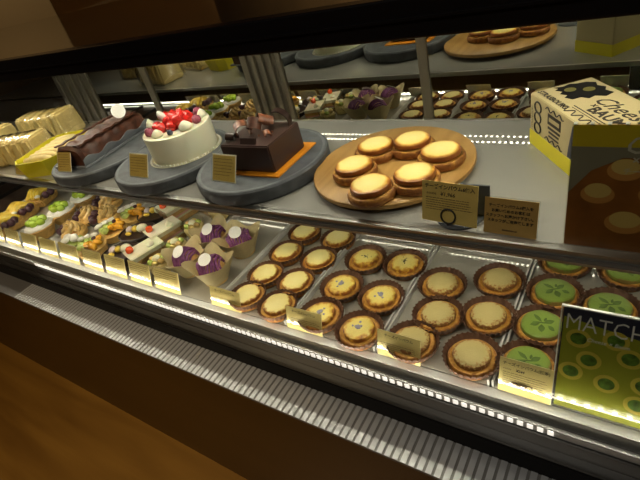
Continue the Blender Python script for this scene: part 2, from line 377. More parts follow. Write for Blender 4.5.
# ------------------------------------------------------------------ tarts
def tart_thing(loc, label, kind, cup=True, group=None, top=None):
    t = thing({'plain': 'cheese_tart', 'board': 'cheese_tart', 'seed': 'cheese_tart', 'violet': 'cheese_tart', 'pale': 'biscuit_tart', 'matcha': 'matcha_tart'}[kind], loc, label, 'tart', group)
    z = 0
    if cup:
        rt = 4.0 if kind in ('plain',) else 4.3
        bm = new(); N = 96
        def fl(r, z, a, i): return (r+(.10*math.cos(32*a) if i not in (0, 5) else 0)*(.5+z/2), z)
        lathe(bm, [(2.9, 0), (3.1, .05), (rt-.35, 1.1), (rt, 2.1), (rt-.08, 2.1), (rt-.43, 1.1), (3.0, .2), (2.8, .15)], N, f=fl)
        part('paper_cup', bm, M_cup, t); z = .15
    rt0 = {'plain': 2.7, 'board': 2.95, 'seed': 2.6, 'violet': 2.6, 'pale': 2.65, 'matcha': 2.85}[kind]
    bm = new(); rr = 3.55 if cup else 3.65
    def wob(r, z, a, i): return (r*(1+.012*math.sin(3*a+1)+.008*math.sin(7*a)), z)
    lathe(bm, [(rr-.5, z), (rr-.12, z+.15), (rr+.08, z+.65), (rr+.05, z+1.15), (rr-.12, z+1.42), (rr-.45, z+1.45), (rt0, z+1.2), (1, z+1.2)], 48, f=wob)
    part('crust', bm, M_crust, t)
    rt2 = {'plain': 2.85, 'board': 3.1, 'seed': 2.75, 'violet': 2.75, 'pale': 2.8, 'matcha': 2.98}[kind]
    bm = new(); zt = z+(1.25 if cup else 1.5)
    lathe(bm, [(rt2-.25, zt), (rt2, zt+.15), (rt2+.02, zt+.5), (rt2-.12, zt+.8), (rt2-.45, zt+.92), (rt2-1.1, zt+.98), (.6, zt+1.0)], 48, f=wob)
    top = part('topping', bm, top or {'plain': M_cheese2, 'board': M_cheese, 'seed': M_cheese3, 'violet': M_cheese3, 'pale': M_pale, 'matcha': M_matcha}[kind], t)
    zz = zt+1.0
    if kind == 'seed':
        bm = new()
        for k in range(26):
            a, r = R.uniform(0, 6.28), abs(R.gauss(0, .38)); blob(bm, (r*math.cos(a)*1.3, r*math.sin(a), zz+.03), (.12, .07, .06), 1, rot=__import__('mathutils').Euler((0, 0, R.uniform(0, 3))))
        part('seeds', bm, M_sesame, t)
    if kind == 'violet':
        bm = new()
        for k in range(30):
            a, r = R.uniform(0, 6.28), abs(R.gauss(0, .45)); blob(bm, (r*math.cos(a), r*math.sin(a), zz+.06), (.25, .22, .1), 1, .2)
        part('crumble', bm, M_violet, t)
    if kind == 'pale':
        bm = new()
        lathe(bm, [(rt2-.5, zt+.9), (rt2-.42, zt+1.02), (rt2-.55, zt+1.08), (1.0, zt+1.04)], 40, f=wob)
        part('biscuit_lid', bm, M_pale, t)
    if kind == 'matcha':
        bm = new()
        def leaf(cx, cy, ang, L, W):
            pts = []
            for k in range(9):
                u = k/8; pts.append((u*L, W*math.sin(PI*u)))
            for k in range(7, 0, -1):
                u = k/8; pts.append((u*L, -W*math.sin(PI*u)))
            c, s = math.cos(ang), math.sin(ang)
            prism(bm, [(cx+x*c-y*s, cy+x*s+y*c) for x, y in pts], zz-.02, zz+.02)
        leaf(-.1, .2, 2.6, 1.9, .30); leaf(-.2, -.1, 3.9, 1.5, .42); leaf(.1, -.3, 5.1, 1.6, .46); leaf(.3, .2, .75, 1.5, .42); leaf(1.0, -.1, 5.8, 1.3, .34); leaf(-1.4, -.4, .3, 2.6, .13); leaf(.2, .4, 1.6, .9, .2)
        part('leaf_pattern', bm, M_leaf, t, False)
    return t

pl = [(-62.3, 67.6), (-53.0, 67.2), (-62.4, 60.0), (-53.6, 59.7), (-62.6, 52.3), (-54.4, 52.0), (-62.3, 44.8+.8), (-54.2, 44.4+.8)]
pln = ['plain cheese tart in brown cup, {} of its tray'.format(s) for s in
       ('back left', 'back right', 'third row left', 'third row right', 'second row left', 'second row right', 'front left by price card', 'front right')]
pt = tart_thing((*pl[0], 0), pln[0], 'plain', group='plain cheese tarts in brown cups')
for p, l in zip(pl[1:], pln[1:]): dup(pt, (*p, 0), l, rotz=R.uniform(0, 6))
g = 'cheese tarts with speckled centres'
st = tart_thing((-43.6, 62.3, 0), 'cheese tart with dark seeds in its centre, back left beside the divider', 'seed', group=g)
dup(st, (-35.2, 62.8, 0), 'cheese tart with dark seeds in its centre, back right, near the shelf edge', rotz=2)
vt = tart_thing((-44.4, 53.6, 0), 'cheese tart with violet crumble, middle row left of the speckled tray', 'violet', group=g)
dup(vt, (-35.7, 53.0, 0), 'browned cheese tart with violet crumble, middle row right of the speckled tray', rotz=1)
dup(vt, (-44.4, 45.6, 0), 'cheese tart with violet crumble, front left, partly behind a price card', rotz=3)
dup(vt, (-35.9, 44.6, 0), 'cheese tart with violet crumble, front right between two price cards', rotz=5)
g = 'pale biscuit tarts in wide brown cups'
bt = tart_thing((-26.5, 59.3, 0), 'pale biscuit-topped tart, back left of its tray', 'pale', group=g)
for p, l in (((-17.5, 62.9), 'pale biscuit-topped tart standing highest, back right of its tray'), ((-24.6, 52.0), 'pale biscuit-topped tart in the middle row, left'),
             ((-17.0, 54.1), 'pale biscuit-topped tart in the middle row, right'), ((-26.4, 45.2), 'pale biscuit-topped tart in front, partly behind a price card'),
             ((-17.0, 45.5), 'pale biscuit-topped tart in front, left of the yellow price card')):
    dup(bt, (*p, 0), l, rotz=R.uniform(0, 6))
g = 'green matcha tarts'
mt = tart_thing((-8.5, 70.4, 0), 'green matcha tart at the very back, half hidden by the shelf edge', 'matcha', group=g)
for p, l in (((-8.7, 62.3), 'green matcha tart with leaf print, second from the back on the left'), ((-.9, 61.0), 'green matcha tart with leaf print, alone above the green sign'),
             ((-9.1, 54.4), 'green matcha tart with leaf print, touching the left edge of the green sign'), ((-9.4, 46.6), 'green matcha tart in front, behind the yellow price card'),
             ((.0, 53.2), 'green matcha tart hidden mostly behind the green sign'), ((.6, 70.2), 'green matcha tart under the shelf at the back right')):
    dup(mt, (*p, 0), l, rotz=R.uniform(-.4, .4))

# board with six tarts on the shelf
ZS = 22.4
b = thing('serving_board', (-34.4, 63.0, ZS), 'round light wooden board holding six cheese tarts', 'board')
bm = new(); lathe(bm, [(13.0, .7), (13.35, .8), (13.5, 1.1), (13.45, 1.55), (13.25, 1.7), (5, 1.7)], 72); part('board_top', bm, M_board, b)
bm = new(); lathe(bm, [(10.6, 0), (10.6, .7)], 48); part('board_foot', bm, M_chocd, b)
bp = [(-38.4, 57.6), (-32.7, 52.2), (-37.9, 64.6), (-32.1, 66.8), (-25.9, 63.4), (-27.3, 56.2)]
bl = ['left', 'front left, nearest the shelf edge', 'back left', 'at the very back', 'rightmost', 'front right']
bt6 = tart_thing((*bp[0], ZS+1.7), 'cheese tart on the round board, leftmost of the six', 'board', cup=False, group='six cheese tarts on the round board')
for p, l in zip(bp[1:], bl[1:]): dup(bt6, (*p, ZS+1.7), 'browned cheese tart on the round wooden board, ' + l, rotz=R.uniform(0, 6))

# ------------------------------------------------------------------ slate platters and whole cakes
def slate(x, y, r, lab):
    t = thing('slate_platter', (x, y, ZS), lab, 'platter', 'grey round platters on the shelf')
    bm = new(); lathe(bm, [(r-.5, 0), (r-.2, .2), (r, .6), (r, 2.5), (r-.25, 2.8), (r-1, 2.8), (3, 2.8)], 72); part('platter_slab', bm, M_slate, t)
    bm = new(); lathe(bm, [(r-.7, 2.75), (r-.5, 2.83), (r-.9, 2.84), (r-1, 2.8)], 72, cap=False); part('platter_lip', bm, mat('slate_light', (.12, .13, .14), .5, var=.2, vscale=50), t)
    return t
slate(-60.3, 60, 13.1, 'round grey slate platter under the dark chocolate cake')
slate(-85.6, 59.4, 13.2, 'round dark grey slate platter under the strawberry cake')
slate(-111.4, 59.2, 13.2, 'round dark grey slate platter under the brown terrine')
ZP = ZS+2.8

# white strawberry cake
wc = thing('strawberry_cake', (-83.2, 61.6, ZP), 'round white cream cake topped with strawberries and piped cream, on a lace doily', 'cake')
bm = new(); lathe(bm, [(7.9, 0), (8.1, .06), (7.6, .12), (3, .12)], 90, f=lambda r, z, a, i: (r+(.18*abs(math.sin(24*a)) if i < 2 else 0), z)); part('lace_doily', bm, mat('silver_doily', (.62, .58, .42), .35, .5), wc)
for k in range(56):
    a = k*2*PI/56; bm = new() if k == 0 else bm; blob(bm, (7.75*math.cos(a), 7.75*math.sin(a), .25), .24, 1)
part('beaded_edge', bm, mat('bead_white', (.8, .78, .7), .3), wc)
bm = new()
lathe(bm, [(7.25, .12), (7.32, .3), (7.3, 2), (7.34, 4), (7.38, 5.4), (7.3, 5.75), (7.0, 5.85), (6.6, 5.68), (2, 5.6)], 64, f=lambda r, z, a, i: (r*(1+.004*math.sin(5*a+z)), z)); part('cream_coating', bm, M_cream, wc)
rr = random.Random(3)
def dollop(parent, x, y, z, r, h):
    bm = new(); lathe(bm, [(r*.8, 0), (r, h*.2), (r*.95, h*.45), (r*.6, h*.75), (r*.25, h*.93), (.03, h)], 18, c=(x, y, z)); part('cream_dollop', bm, M_cream, parent)
for x, y, r_, h_ in ((-5.2, -2.2, 1.1, 2.6), (-.3, -5.0, 1.2, 1.6), (4.7, -1.4, 1.5, 1.9), (3.6, 4.8, 1.0, 1.8), (-4.4, 4.2, 1.0, 2.0)): dollop(wc, x, y, 5.65, r_, h_)
for k in range(15):
    a = k*2.4; r_ = .6+.62*k**.62; x, y = r_*math.cos(a)*1.05-.3, r_*math.sin(a)*1.0+.4
    bm = new(); h = 1.4
    lathe(bm, [(.1, -.1), (.95, .1), (1.3, .7), (1.15, 1.3), (.7, 1.9), (.08, 2.4)], 14)
    part('strawberry', bm, M_red, wc, loc=(x, y, 5.9+(.8 if k < 6 else 0)), rot=(rr.uniform(-1, 1), rr.uniform(-1, 1), rr.uniform(0, 6)))
for x, y in ((-2.9, -4.8), (5.2, 1.6), (1.6, 5.6)):
    bm = new(); blob(bm, (x, y, 6.5), (1.0, 1.0, .95), 3, .06); part('raspberry', bm, M_rasp, wc)
for x, y in ((2.6, -4.0), (.6, 5.2)):
    bm = new(); blob(bm, (x, y, 6.1), .62, 2); part('blueberry', bm, M_blue, wc)
bm = new(); lathe(bm, [(.2, 0), (.7, .4), (.85, 1.2), (.6, 2.0), (.12, 2.4)], 16); part('meringue', bm, M_white, wc, loc=(-1.6, -.8, 7.4), rot=(.3, -.2, 0))

# chocolate cake
cc = thing('chocolate_cake', (-58.2, 59.2, ZP), 'square dark chocolate cake with chocolate curls on an orange board', 'cake', rot=(0, 0, .02))
bm = new(); box(bm, -6.6, 6.9, -6.0, 7.0, 0, .3, .1); part('orange_board', bm, M_orange, cc, False)
bm = new(); prism(bm, [(-5.6, -4.9), (5.6, -4.9), (5.6, 5.1), (-5.6, 5.1)], .3, 5.4); es = [e for e in bm.edges]; bmesh.ops.bevel(bm, geom=es, offset=.22, segments=3, affect='EDGES'); part('glazed_sponge', bm, M_choc, cc)
bm = new(); box(bm, -1.5, 1.8, -.25, .25, 0, 1.1, .06); part('chocolate_plaque', bm, M_chocd, cc, False, loc=(.6, -4.2, 5.35), rot=(-.5, 0, 0))
def curl(cx, cy, cz, r, w, turn, rot, m=None, name='chocolate_curl'):
    r *= 1.3; w *= 1.25; cz += .2
    rows = []
    for i in range(15):
        a = -.4+turn*i/14; rows.append([(r*math.cos(a)*(1-.02*i), y, r*math.sin(a)*(1-.02*i)) for y in (-w/2, 0, w/2)])
    bm = new(); sheet(bm, rows, .12); part(name, bm, m or M_chocb, cc, loc=(cx, cy, cz), rot=rot)
curl(-2.6, -1.2, 6.6, 1.25, 1.8, 4.2, (.2, .3, .9)); curl(.8, 1.6, 6.6, 1.3, 2.2, 3.4, (.5, .1, 2.4)); curl(-.6, .2, 7.0, 1.15, 1.6, 4.6, (.9, .2, .3), M_terr)
curl(2.4, 3.4, 6.2, 2.1, 1.2, 2.6, (.1, .4, .2), M_chocd); curl(-3.6, -3.2, 5.9, .9, 1.4, 3.6, (.1, 0, 1.7), M_chocd); curl(3.0, -1.5, 5.7, .8, .8, 2.8, (.6, .2, 1.0), M_chocb)
for x, y in ((-4.6, -3.4), (-3.8, -2.8)):
    bm = new(); blob(bm, (x, y, 5.75), .42, 2); part('silver_pearl', bm, M_alu, cc)
for k in range(7):
    bm = new(); x, y = R.uniform(-3, 3.4), R.uniform(-3.4, 3.4); blob(bm, (x, y, 5.5), (.32, .24, .2), 1, .3); part('chocolate_chip', bm, M_chocb, cc)

# brown terrine
tr = thing('chocolate_terrine', (-113.0, 60.3, ZP), 'long dark brown terrine wrapped in grey foil with a round white sticker', 'cake', rot=(0, 0, .10))
bm = new(); box(bm, -6.4, 5.6, -10.2, 12.2, 0, .5, .1)
part('foil_base', bm, M_foil, tr, False)
bm = new(); rows = []
for i in range(25):
    y = -10.2+22.4*i/24; h = 2.2+.5*math.sin(i*.9)
    rows.append([(5.2, y, .5), (5.7, y, h*.5), (6.0, y, h)])
sheet(bm, rows, .08); part('foil_wrap', bm, M_foil, tr)
bm = new(); N = 26; prev = None
for i in range(N+1):
    y = -9.6+21.6*i/N; w = 5.0+.35*math.sin(i*1.3)*(.5+.5*math.sin(i*.37)); h = 4.6+.35*math.sin(i*1.7+.6); q = []
    if i in (0, N): w *= .9; h *= .88
    for k in range(13):
        a = PI*k/12; q.append(bm.verts.new((w*math.cos(a)*(1 if abs(math.cos(a)) < .8 else .97), y+.25*math.sin(3*a), .5+h*abs(math.sin(a))**.45)))
    if prev:
        for k in range(12): bm.faces.new((prev[k], prev[k+1], q[k+1], q[k]))
        bm.faces.new((prev[0], q[0], q[12], prev[12]))
    else: bm.faces.new(q)
    prev = q
bm.faces.new(prev[::-1]); part('terrine_loaf', bm, M_terr, tr)
bm = new(); rows = [[(x, y, 5.15+.12*math.sin(y*2)) for x in (-4.2, -3.2)] for y in [-9+k*.9 for k in range(23)]]; sheet(bm, rows, .3); part('glazed_ridge', bm, M_terr, tr)
bm = new(); rows = [[(x, y, 5.15+.15*math.sin(y*2+1)) for x in (3.0, 4.2)] for y in [-9+k*.9 for k in range(23)]]; sheet(bm, rows, .35); part('glazed_ridge', bm, M_terr, tr)
bm = new(); lathe(bm, [(1.75, 0), (1.75, .08)], 28); part('round_sticker', bm, M_white, tr, False, loc=(2.6, 7.2, 6.8), rot=(1.15, 0, .95), label='round white sticker')

# yellow open box with pastries
yb = thing('yellow_gift_box', (-131.9, 57.6, ZS), 'open bright yellow box filled with pale cream fingers', 'box', rot=(0, 0, .34))
yb.scale = (.86, .86, .95)
W, L, H = 7.4, 10.2, 4.6
bm = new()
def wall(p, q, flare=.5):
    (x0, y0), (x1, y1) = p, q
    k = 1.1
    vs = [bm.verts.new(c) for c in ((x0, y0, 0), (x1, y1, 0), (x1*k, y1*k, H), (x0*k, y0*k, H), (x0*.97, y0*.97, .1), (x1*.97, y1*.97, .1), (x1*k*.975, y1*k*.975, H), (x0*k*.975, y0*k*.975, H))]
    for f in ((0, 1, 2, 3), (7, 6, 5, 4), (3, 2, 6, 7), (0, 4, 5, 1), (1, 5, 6, 2), (0, 3, 7, 4)): bm.faces.new([vs[i] for i in f])
oc = [(-W*.62, -L), (W*.62, -L), (W, -L*.72), (W, L*.72), (W*.62, L), (-W*.62, L), (-W, L*.72), (-W, -L*.72)]
for i in range(8): wall(oc[i], oc[(i+1) % 8])
prism(bm, oc, 0, .2); part('box_walls', bm, M_yel, yb, False)
for k in range(7):
    bm = new(); y = -7.4+k*2.45; rows = []
    tube(bm, [(x, y+.25*math.sin(x), 3.5+.5*math.cos(x*.25)) for x in (-5.6, -4.8, -2.5, 0, 2.5, 4.8, 5.6)], 1.05, 10, lambda u: .55+.45*math.sin(PI*min(1, max(0, u)))**.3)
    part('cream_finger', bm, M_roll, yb)

# bagged sponge rolls
bags = [(-151, 56.5, 'bag of sliced pale sponge rolls at the front left end of the shelf'), (-158, 71.5, 'taller bag of pale sponge rolls behind the yellow box'), (-181, 62, 'bag of pale sponge rolls cut off by the left edge')]
for bi, (x, y, lab) in enumerate(bags):
    t = thing('bagged_sponge_rolls', (x, y, ZS), lab, 'bag', 'bags of sponge rolls at the left of the shelf', rot=(0, 0, .35-.12*bi))
    hb = (7.4, 8.6, 7.4)[bi]
    for k in range(5):
        bm = new(); x0 = -9.5+k*3.9
        prism(bm, [(x0, -4.4), (x0+3.6, -4.4), (x0+3.6, 5.4), (x0, 5.4)], .2, hb-.5, [(x0+.5, -3.8), (x0+3.1, -3.8), (x0+3.1, 4.8), (x0+.5, 4.8)])
        bmesh.ops.bevel(bm, geom=bm.edges[:], offset=.6, segments=3, affect='EDGES'); part('sponge_slice', bm, M_roll, t)
    bm = new(); rows = []
    for i in range(21):
        u = i/20; xx = -10.6+21.6*u; e = min(1, 4.5*math.sin(PI*max(.02, min(.98, u)))); row = []
        for k in range(15):
            a = PI*k/14; row.append((xx, 5.9*math.cos(a)*(.75+.25*e)+.5, .1+(hb+.25*math.sin(i*1.9+k))*e*abs(math.sin(a))**.5))
        rows.append(row)
    sheet(bm, rows, .04); part('clear_bag', bm, M_wrap, t)

# ------------------------------------------------------------------ printed cards
def fine(parent, name, x0, x1, z, n, dz, m, h=.09, y=-.07, rnd=None):
    """rows of short strokes: print too small to read"""
    rnd = rnd or random.Random(5); bm = new()
    for i in range(n):
        x = x0; end = x1-(rnd.uniform(.2, .5)*(x1-x0) if i == n-1 else rnd.uniform(0, .12)*(x1-x0))
        while x < end:
            w = rnd.uniform(.12, .5)
            box(bm, x, min(end, x+w), y, y+.02, z-i*dz-h/2, z-i*dz+h/2); x += w+.09
    return part(name, bm, m, parent, False)

# card for the box of six
c = thing('price_card', (-20.1, 49.3, ZS+.5), 'kraft price card in a black ring clip, in front of the round board', 'price card', rot=(-.24, 0, -.10))
bm = new(); box(bm, -3.85, 3.85, -.05, .05, 0, 5.6); part('card', bm, M_kraft, c, False)
text(c, 'title_text', 'チーズインバウム6個入', .66, M_ink, 0, 4.7, bold=.022)
text(c, 'price_text', '¥1,966', .74, M_ink, -.2, 3.75, shear=.15, bold=.012)
text(c, 'small_text', '本体価格', .36, M_inkb, -2.5, 3.8)
fine(c, 'small_print', -3.3, 3.2, 3.35, 6, .32, M_inkb)
bm = new(); tube(bm, [(1.0*math.cos(a), -.22, 1.05+1.0*math.sin(a)) for a in [i*2*PI/24 for i in range(25)]], .12, 8); tube(bm, [(0, -.22, .06), (0, -.22, -.45)], .14, 8); part('ring_clip', bm, M_ink, c)
st_ = thing('card_stand', (-19.3, 51.6, ZS), 'small round dark grey stand behind the kraft price card', 'stand')
bm = new(); lathe(bm, [(3.0, 0), (3.1, .1), (3.1, .28), (3.0, .35)], 40); part('stand_foot', bm, M_slate, st_)
bm = new(); box(bm, -.2, 3.9, .6, .9, .3, 4.9, .05); part('stand_back', bm, M_slate, st_, False)

c = thing('notice_card', (-12.3, 48.9, ZS+.05), 'brown notice card with four lines of print, right of kraft price card', 'card', rot=(-.24, 0, -.06))
bm = new(); box(bm, -3.15, 3.15, -.05, .05, 0, 4.7); part('card', bm, M_kraft2, c, False)
for i, s in enumerate(('チーズインバウム6個入を', 'お買い求めのお客様は', 'スタッフへお声かけ下さい。', 'スタッフがご用意致します')):
    text(c, 'notice_text', s, .46, M_ink, 0, 3.6-i*.66, bold=.018)
bm = new(); box(bm, -.9, .9, -.07, -.05, .5, .7); part('small_print', bm, M_inkb, c, False)
bm = new(); box(bm, -3.25, 3.25, .06, .16, 0, 4.85); box(bm, -3.25, 3.25, .06, 1.6, 0, .08); part('acrylic_stand', bm, M_acr, c, False)

def small_card(x, y, z, w, h, lab, rotz=0., m=None, grp='small brown price cards on the shelf'):
    c = thing('price_card', (x, y, z), lab, 'price card', grp, rot=(-.5, 0, rotz))
    bm = new(); box(bm, -w/2+.22, w/2-.22, -.05, .03, .2, h-.22); part('card', bm, m or M_kraft, c, False)
    bm = new(); box(bm, -w/2, w/2, .03, .055, .02, h); part('pale_border', bm, M_white, c, False)
    fine(c, 'small_print', -w/2+.5, w/2-.5, h-.9, 6, (h-1.6)/6, M_inkb)
    bm = new(); box(bm, -w/2, w/2, .06, .14, 0, h); box(bm, -w/2, w/2, -.16, -.09, 0, h); box(bm, -w/2, w/2, -.16, 1.8, -.02, .05); part('acrylic_holder', bm, M_acr, c, False)
    return c
small_card(-62.0, 50.6, ZP, 6.2, 5.0, 'small brown price card on the platter in front of the chocolate cake', -.05)
small_card(-85.4, 49.4, ZP, 6.3, 4.9, 'small brown price card on the platter in front of the strawberry cake', -.02)
small_card(-112.8, 48.6, ZP, 5.6, 4.9, 'small brown price card in front of the brown terrine', .05)
small_card(-137.6, 47.9+.9, ZS, 7.0, 3.9, 'small brown price card leaning on the yellow box', 0)

def deck_card(xl, xr, h, lab, title=None, price=None, y=42.0, glossy=True):
    w = xr-xl
    c = thing('price_card', ((xl+xr)/2, y, .12), lab, 'price card', 'cream price cards along the front of the lower deck', rot=(-.33, 0, R.uniform(-.02, .02)))
    bm = new(); box(bm, -w/2, w/2, -.05, .03, .1, h); part('card', bm, M_cardy, c, False)
    bm = new(); box(bm, -w/2, w/2, .03, .055, .1, h); part('card_back', bm, M_white, c, False, label='white back of the card')
    if title:
        text(c, 'title_text', title, .60*w/7.2, M_ink, 0, h-.95, y=-.07, bold=.008)
        if price:
            text(c, 'price_text', price, .56*w/7.2, M_ink, -.7, h-1.75, y=-.07, shear=.15, bold=.015)
            text(c, 'small_text', '本体価格', .3*w/7.2, M_inkb, -2.4, h-1.72, y=-.07)
        fine(c, 'small_print', -w/2+.5, w/2-.5, h-2.15, max(2, int((h-2.7)/.36)), .34, M_inkb, .07)
    else:
        fine(c, 'small_print', -w/2+.6, w/2-.6, h-.7, 4, .5, M_inkb, .12, rnd=random.Random(int(abs(xl))))
    bm = new(); box(bm, -w/2, w/2, -.18, -.12, 0, h+.05); box(bm, -w/2, w/2, .06, .14, 0, h+.05); part('acrylic_holder', bm, clear('glossy_acrylic', (.96, .96, .94), 2.2), c, False)
    return c
deck_card(-12.4, -5.6, 5.5, 'yellow price card for the matcha tarts, left of the green sign', 'チーズインバウム(抹茶)', '¥244')
deck_card(-31.4, -24.0, 4.7, 'cream price card in front of the pale biscuit tarts', 'チーズインバウム')
deck_card(-50.0, -42.3, 4.5, 'cream price card in front of the speckled cheese tarts', 'チーズインバウム')
deck_card(-70.0, -61.6, 4.4, 'cream price card in front of the plain cheese tarts', 'チーズインバウム')
fc = [(-88.2, -79.6, 'cream price card left of the foremost purple cake'), (-97.6, -89.6, 'cream price card in front of the cake slices'), (-107.4, -99.0, 'cream price card in front of the chocolate tartlets'),
      (-117.6, -109.0, 'cream price card left of the chocolate tartlets'), (-129.2, -119.8, 'cream price card in front of the orange fruit tarts'), (-139.8, -130.8, 'cream price card in front of the caramel choux'),
      (-150.4, -141.4, 'cream price card right of the foremost grape tart'), (-161.2, -152.2, 'cream price card in front of the grape tarts'), (-173.0, -163.2, 'cream price card in front of the mango pastries'), (-184.5, -175, 'cream price card at the left edge')]
for a, b_, l in fc: deck_card(a, b_, 5.3, l)

# green MATCHA sign
sg = thing('matcha_sign', (2.9, 42.2, .12), 'green picture sign reading MATCHA with small green tarts', 'sign', rot=(-.335, 0, 0))
W2, H2 = 8.3, 14.6
bm = new(); box(bm, -W2, W2, 0, .12, .2, H2); part('printed_panel', bm, M_navy, sg, False)
bm = new(); prism(bm, [(-W2+.15, .3), (-.3+3.0, .3), (1.6, 4), (2.2, 7), (1.2, 10), (.4, 12.0), (-W2+.15, 13.4)], 0, .03)
bmesh.ops.rotate(bm, verts=bm.verts[:], cent=(0, 0, 0), matrix=Matrix.Rotation(PI/2, 3, 'X')); part('green_picture', bm, M_mprint, sg, False)
text(sg, 'title_text', 'MATCHA', 3.0, M_white, -8.0, H2-2.75, y=-.12, sx=.82, bold=-.03, align='LEFT')
bm = new()
for cx_, cz_ in ((-6.3, 10.7), (-4.9, 8.0), (-.7, 9.4), (-6.7, 5.9), (-2.7, 5.3), (1.1, 6.2), (.7, 3.4), (-2.4, 11.4), (3.6, 10.4)):
    prism(bm, [(cx_+1.4*math.cos(a), cz_+1.25*math.sin(a)) for a in [k*PI/12 for k in range(24)]], .05, .08)
bmesh.ops.rotate(bm, verts=bm.verts[:], cent=(0, 0, 0), matrix=Matrix.Rotation(PI/2, 3, 'X')); part('printed_tart_rims', bm, mat('print_crust', (.62, .50, .06), .3, coat=.4), sg, False)
bm = new()
for cx_, cz_ in ((-6.3, 10.7), (-4.9, 8.0), (-.7, 9.4), (-6.7, 5.9), (-2.7, 5.3), (1.1, 6.2), (.7, 3.4), (-2.4, 11.4), (3.6, 10.4)):
    prism(bm, [(cx_+.92*math.cos(a), cz_+.8*math.sin(a)) for a in [k*PI/10 for k in range(20)]], .08, .1)
bmesh.ops.rotate(bm, verts=bm.verts[:], cent=(0, 0, 0), matrix=Matrix.Rotation(PI/2, 3, 'X')); part('printed_tart_centres', bm, mat('print_green', (.10, .20, .025), .3, var=.5, vscale=120, coat=.4), sg, False)
text(sg, 'small_text', 'Cheese × Baum', .7, M_white, -3.2, 10.6, y=-.1, shear=.3)
text(sg, 'small_text', '抹茶', .9, M_white, 1.2, 9.9, y=-.1)
bm = new(); box(bm, -W2-.15, W2+.15, .12, .3, 0, H2+.2, .04); box(bm, -W2-.15, W2+.15, -.28, -.16, 0, H2+.2); part('acrylic_frame', bm, clear('glossy_acrylic', (.96, .96, .94), 2.2), sg, False)
bm = new(); box(bm, -W2-.15, W2+.15, -.28, .3, H2+.15, H2+.3); box(bm, -W2-.25, -W2-.12, -.28, .3, 0, H2+.3); part('polished_edge', bm, mat('acrylic_edge', (.55, .56, .5), .15, coat=.5), sg, False)

# poster card on the shelf
po = thing('poster_card', (3.05, 48.7, ZS), 'dark poster card picturing cheese tarts on wood, in front of the yellow box', 'poster', rot=(-.12, 0, 0))
WP, HP = 9.2, 14.2
bm = new(); box(bm, -WP, WP, 0, .12, 0, HP); part('printed_panel', bm, M_pprint, po, False)
bm = new(); box(bm, -WP, WP, -.03, 0, 11.9, HP); part('yellow_band', bm, M_yel2, po, False)
bm = new(); prism(bm, [(-WP, 11.9), (WP, 11.9), (WP, 10.6), (-4.5, 10.8), (-7.2, 9.3), (-WP, 6.6)], 0, .03)
bmesh.ops.rotate(bm, verts=bm.verts[:], cent=(0, 0, 0), matrix=Matrix.Rotation(PI/2, 3, 'X')); part('grey_background', bm, mat('poster_grey_print', (.22, .20, .14), .35), po, False)
pos = [(-4.2, 9.4, 1.6), (-6.4, 6.6, 1.6), (-3.6, 3.4, 1.85), (-1.2, 6.9, 1.6), (1.9, 4, 1.8), (2.0, 9, 1.6), (5.4, 6.5, 1.7)]
for nm, k, y0, y1, mm, dzz in (('printed_crusts', 1.0, .03, .05, M_pcr, 0), ('printed_toppings', .78, .05, .07, M_pch, .45)):
    bm = new()
    for i, (cx_, cz_, r_) in enumerate(pos):
        prism(bm, [(cx_+r_*k*math.cos(a), cz_+dzz+r_*k*.68*math.sin(a)) for a in [q*PI/14 for q in range(28)]], y0, y1)
    bmesh.ops.rotate(bm, verts=bm.verts[:], cent=(0, 0, 0), matrix=Matrix.Rotation(PI/2, 3, 'X')); part(nm, bm, mm, po, False)
M_pw = mat('poster_white_print', (.50, .47, .38), .4)
text(po, 'script_text', 'Cheese', 2.7, M_pw, -.6, 11.3, y=-.09, shear=.35)
text(po, 'title_text', '× BAUM', 1.2, M_pw, -1.6, 10.2, y=-.09, bold=.02)
text(po, 'small_text', 'チーズインバウム', .8, M_pw, -1.2, 9.1, y=-.09)
bm = new(); box(bm, -WP-.1, WP+.1, .14, .3, 0, HP+.1); box(bm, -WP-.1, WP+.1, -.3, -.18, 0, HP+.1); box(bm, -WP-.1, WP+.1, .3, 3, 0, .1); part('acrylic_stand', bm, M_acr, po, False)
bm = new(); x = -WP  # diode glints along the acrylic edge, built as small pale blocks
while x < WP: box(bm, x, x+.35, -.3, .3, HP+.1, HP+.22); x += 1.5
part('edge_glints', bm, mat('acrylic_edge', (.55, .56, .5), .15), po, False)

# printed box
ang = math.atan2(63.6-74.2, -7.5+15.2)          # direction of the narrow side on the shelf
pb = thing('gift_box', (-15.2, 74.2, ZS), 'cream and yellow printed cake box with script lettering, behind the poster card', 'box', rot=(0, 0, ang))
LW = 23.0; LH = 8.2; LD = 9.2
bm = new(); prism(bm, [(0, 0), (LW, 0), (LW, LD), (0, LD)], 1.5, LH); bmesh.ops.bevel(bm, geom=bm.edges[:], offset=.12, segments=2, affect='EDGES'); part('box_body', bm, M_pbox, pb, False)
bm = new(); prism(bm, [(-.06, -.06), (LW+.06, -.06), (LW+.06, LD+.06), (-.06, LD+.06)], 0, 2.4, None)
part('yellow_tray', bm, M_yel, pb, False)
